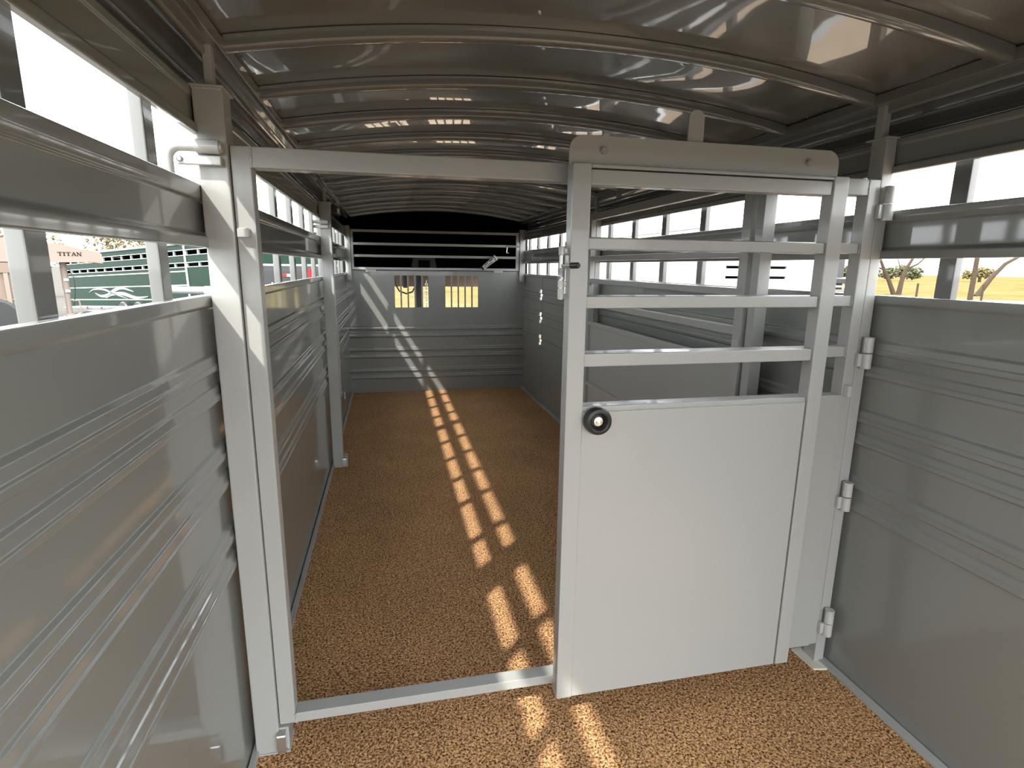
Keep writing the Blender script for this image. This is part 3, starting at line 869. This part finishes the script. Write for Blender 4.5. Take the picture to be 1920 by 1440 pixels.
fb.rotation_euler = (0, 0, -0.2183)
# --- trailer seen through the second bay
t3 = frame_thing('utility_trailer', 'green and white utility trailer seen between slats past the first post', 'trailer')
part('upper_panel', M['green'], t3, -0.4, 2.2, 0.0, 0.06, 1.47, 2.3, bevel=0.005)
part('white_rail', M['white'], t3, -0.4, 2.2, -0.04, 0.06, 1.425, 1.475, bevel=0.008)
part('lower_panel', M['black'], t3, -0.4, 2.2, 0.02, 0.06, 0.2, 1.425, bevel=0.005)
for x in (0.12, 0.45, 0.9, 1.5):
    part('upright', M['silver'], t3, x - 0.02, x + 0.02, -0.02, 0.02, 0.2, 1.0, bevel=0.004)
part('reflector', M['red'], t3, 0.42, 0.52, -0.02, 0.02, 1.15, 1.23, bevel=0.004)
part('reflector', M['white'], t3, 0.52, 0.68, -0.02, 0.02, 1.15, 1.22, bevel=0.004)
part('red_box', M['red'], t3, 1.08, 1.20, -0.10, 0.02, 1.12, 1.36, bevel=0.01)
part('frame', M['black'], t3, -0.4, 2.2, 0.02, 2.0, 0.1, 0.2, bevel=0.01)
for x in (0.2, 1.4):
    MB().lathe([(0.2, 0), (0.32, 0), (0.36, 0.05), (0.36, 0.2), (0.32, 0.24), (0.2, 0.24)], (x, 0.5, GND + 0.36), (0, -1, 0), 24).build('tire', M['rubber'], t3)
MB().lathe([(0.085, 0), (0.085, 1.05), (0.07, 1.06)], (-1.65, -2.0, 0.86), (1, 0, 0), 20).build('tarp_tube', M['silver'], t3)
MB().lathe([(0.098, 1.06), (0.1, 1.065), (0.1, 1.26), (0.09, 1.27)], (-1.65, -2.0, 0.86), (1, 0, 0), 20).build('tube_collar', M['white'], t3)
part('tube_arm', M['silver'], t3, -0.46, -0.38, -2.0, 0.1, 0.82, 0.90, bevel=0.005)
t3.location = (-2.671, 14.483, 0)
t3.rotation_euler = (0, 0, -0.2183)

# ================================================================== outside, other side
wt = frame_thing('stock_trailer', 'white stock trailer with two dark slots in its rear, beyond the folded gate', 'trailer')
part('side_panel', M['white'], wt, 4.9, 4.95, 6.05, 19.0, -0.1, 2.05, bevel=0.005)
part('side_panel', M['white'], wt, 6.95, 7.0, 6.05, 19.0, -0.1, 2.05, bevel=0.005)
for z0, z1 in ((-0.1, 1.335), (1.375, 1.485), (1.525, 2.05)):
    part('rear_panel', M['white'], wt, 4.9, 7.0, 6.0, 6.05, z0, z1, bevel=0.004)
for x0, x1 in ((4.9, 5.36), (5.70, 6.1), (6.4, 7.0)):
    part('rear_post', M['white'], wt, x0, x1, 5.995, 6.045, 1.30, 1.56, bevel=0.004)
part('roof', M['white'], wt, 4.88, 7.02, 6.0, 19.0, 2.05, 2.12, bevel=0.02)
part('bed', M['black'], wt, 4.9, 7.0, 6.05, 19.0, -0.16, -0.1, bevel=0.0)
for y in (12.0, 13.0):
    MB().lathe([(0.2, 0), (0.34, 0), (0.38, 0.05), (0.38, 0.2), (0.34, 0.24), (0.2, 0.24)], (5.15, y, GND + 0.38), (-1, 0, 0), 24).build('tire', M['rubber'], wt)

pk = frame_thing('flatbed_truck', 'dark flatbed truck with a row of tail lights parked by the field', 'truck')
part('deck', M['black'], pk, -1.1, 1.1, 0.0, 2.6, 1.20, 1.30, bevel=0.01)
part('deck_rail', M['zinc'], pk, -1.1, 1.1, -0.02, 0.02, 1.12, 1.16, bevel=0.005)
part('tail_board', M['dull_grey'], pk, -1.1, 1.1, 0.0, 0.06, 0.72, 1.08, bevel=0.01)
for x in (-0.95, -0.77, 0.1, 0.77, 0.95):
    MB().lathe([(0.05, 0), (0.05, 0.02), (0.035, 0.03)], (x, 0.0, 0.92), (0, -1, 0), 14).build('tail_light', M['red'], pk)
part('bumper', M['zinc'], pk, -1.0, 1.0, -0.16, 0.02, 0.60, 0.70, bevel=0.02)
MB().prism([(2.6, 0.5), (2.6, 2.0), (2.75, 2.1), (3.9, 2.1), (4.5, 1.45), (5.5, 1.3), (5.6, 0.5)], 'x', -1.0, 1.0).build('cab', M['black'], pk)
part('rear_window', M['glass'], pk, -0.75, 0.75, 2.57, 2.61, 1.5, 1.95, bevel=0.01)
part('chassis', M['black'], pk, -0.5, 0.5, 0.1, 5.2, 0.5, 0.72, bevel=0.01)
for x in (-1.0, 0.78):
    for y in (1.0, 4.5):
        MB().lathe([(0.2, 0), (0.40, 0), (0.43, 0.04), (0.43, 0.18), (0.40, 0.22), (0.2, 0.22)], (x, y, 0.43), (1, 0, 0), 24).build('tire', M['rubber'], pk)
pk.location = (12.55, 12.95, GND)
pk.scale = (1.42, 1.42, 1.42)
pk.rotation_euler = (0, 0, -0.62)

# --- bare-limbed trees, pole, fence posts on the field
def limb_tree(label, loc, limbs, group):
    t = thing('field_tree', label, 'tree', loc, group=group)
    for name, pts, rs in limbs:
        MB().tube([(loc[0] + p[0], loc[1] + p[1], loc[2] + p[2]) for p in pts], [q * 0.6 for q in rs], 8).build(name, M['bark'], t)
    return t
def crown(t, loc, blobs, mat, size=1.0):
    b = MB()
    for (x, y, z, r) in blobs:
        c = Vector((loc[0] + x, loc[1] + y, loc[2] + z))
        for k in range(170):
            d = Vector((random.gauss(0, 1), random.gauss(0, 1), random.gauss(0, 1))).normalized() * r * random.random() ** 0.4
            d.z *= 0.8
            p, q = Vector((random.gauss(0, 1), random.gauss(0, 1), random.gauss(0, 1))).normalized(), Vector((random.gauss(0, 1), random.gauss(0, 1), random.gauss(0, 1))).normalized()
            s_ = r * random.uniform(0.07, 0.15) * size
            n_ = p.cross(q).normalized() * s_ * 0.35
            v = [b.bm.verts.new(c + d + w) for w in (p * s_, q * s_, -p * s_, n_, -n_)]
            for f in ((0, 1, 3), (1, 2, 3), (2, 0, 3), (1, 0, 4), (2, 1, 4), (0, 2, 4)):
                b.bm.faces.new([v[i_] for i_ in f])
    return b.build('crown', mat, t, angle=180, wn=False)
U = Vector((0.9767, -0.2143, 0))
def limb(pts):
    return [tuple(U * u + Vector((0, 0, z))) for u, z in pts]
base = (44.6, 39.8, GND)
t1 = limb_tree('pale forked tree trunk standing in the dry field', base, [
    ('trunk', limb([(0.0, 0), (0.1, 1.2), (0.3, 2.2), (0.9, 3.4), (1.6, 4.4)]), [0.36, 0.30, 0.25, 0.18, 0.12]),
    ('trunk', limb([(-0.4, 0), (-1.0, 1.2), (-1.6, 2.2), (-2.1, 3.2), (-2.0, 4.2)]), [0.34, 0.28, 0.24, 0.18, 0.12]),
    ('branch', limb([(0.3, 2.2), (1.3, 2.7), (2.2, 3.6)]), [0.2, 0.14, 0.08]),
    ('branch', limb([(-1.6, 2.2), (-2.9, 2.6), (-3.4, 3.4)]), [0.15, 0.1, 0.06]),
    ('branch', limb([(-0.4, 1.6), (-0.2, 2.4), (-0.5, 3.1), (0.2, 3.9)]), [0.12, 0.1, 0.07, 0.04]),
    ('branch', limb([(-2.1, 3.2), (-3.0, 3.9), (-4.4, 4.1)]), [0.12, 0.09, 0.04]),
    ('branch', limb([(0.9, 3.4), (2.2, 3.9), (3.6, 4.2)]), [0.16, 0.1, 0.05])], 'bare limbed trees in the field')
base = (50.2, 37.4, GND)
t2 = limb_tree('leaning field tree with long drooping branch', base, [
    ('trunk', limb([(0.0, 0), (1.0, 1.6), (2.0, 2.8), (3.2, 3.5)]), [0.4, 0.3, 0.26, 0.22]),
    ('branch', limb([(3.2, 3.5), (4.8, 3.9), (6.4, 3.5), (7.6, 3.0), (8.6, 3.2)]), [0.2, 0.18, 0.14, 0.1, 0.06]),
    ('branch', limb([(4.8, 3.85), (5.4, 2.9), (4.9, 2.3), (5.3, 1.7)]), [0.1, 0.08, 0.06, 0.04]),
    ('branch', limb([(6.4, 3.5), (6.9, 4.1), (8.6, 4.5)]), [0.12, 0.1, 0.05])], 'bare limbed trees in the field')
ux = MB().tube([(38.6, 28.7, GND), (38.6, 28.7, GND + 3.9)], [0.16, 0.13], 10)
up = ux.build('utility_pole', M['bark'], None, origin=(38.6, 28.7, GND))
tag(up, 'brown wooden utility pole at the edge of the field', 'pole')
for i, (x, y) in enumerate(((35.4, 29.8), (40.2, 29.2), (46.5, 27.9))):
    fpst = MB().tube([(x, y, GND), (x, y, GND + 1.25), (x, y, GND + 1.3)], [0.07, 0.065, 0.03], 8).build('fence_post', M['bark'], None, origin=(x, y, GND))
    tag(fpst, ['short wooden fence post below the forked tree', 'short wooden fence post beside the utility pole', 'short wooden fence post farthest along the road'][i], 'fence post', 'fence posts along the road')
far = [(94, 106, 5.5, 'leaf'), (108, 99, 6.5, 'leaf'), (120, 92, 5.0, 'leaf2'), (131, 84, 7.0, 'leaf'), (140, 72, 6.0, 'leaf'),
       (84, 112, 5.0, 'leaf2'), (150, 64, 6.0, 'leaf'), (115, 118, 8, 'leaf'), (74, 122, 6, 'leaf')]
names = ['broad', 'tall', 'pale', 'dark', 'round', 'low', 'spreading', 'tallest', 'small']
for (x, y, r, mk), nm in zip(far, names):
    t = thing('distant_tree', 'hazy %s green tree on the far edge of the dry field' % nm, 'tree', (x, y, GND), group='distant trees beyond the field')
    r *= 0.62
    MB().tube([(x, y, GND), (x, y, GND + 1.6)], [0.3, 0.2], 8).build('trunk', M['bark'], t)
    crown(t, (x, y, GND), [(0, 0, 2.0, r * 0.45), (r * 0.75, 0, 1.7, r * 0.4), (-r * 0.75, 0.5, 1.6, r * 0.4)], M[mk], 2.4)
for (x, y, h), nm in zip(((-20, 36, 2.6), (-16.2, 40, 3.0), (-12, 43, 2.8)), ('leftmost', 'middle', 'rightmost')):
    t = thing('roadside_tree', '%s of the yellowish trees behind the green trailer' % nm, 'tree', (x, y, GND), group='yellowish trees behind the parked trailers')
    MB().tube([(x, y, GND), (x, y, GND + h)], [0.3, 0.2], 8).build('trunk', M['bark'], t)
    crown(t, (x, y, GND), [(0, 0, h + 0.6, 1.5), (1.2, 0.3, h + 0.1, 1.2), (-1.2, 0.2, h, 1.2)], M['leaf2'])

for o in bpy.data.objects:
    if '_o' in o:
        del o['_o']
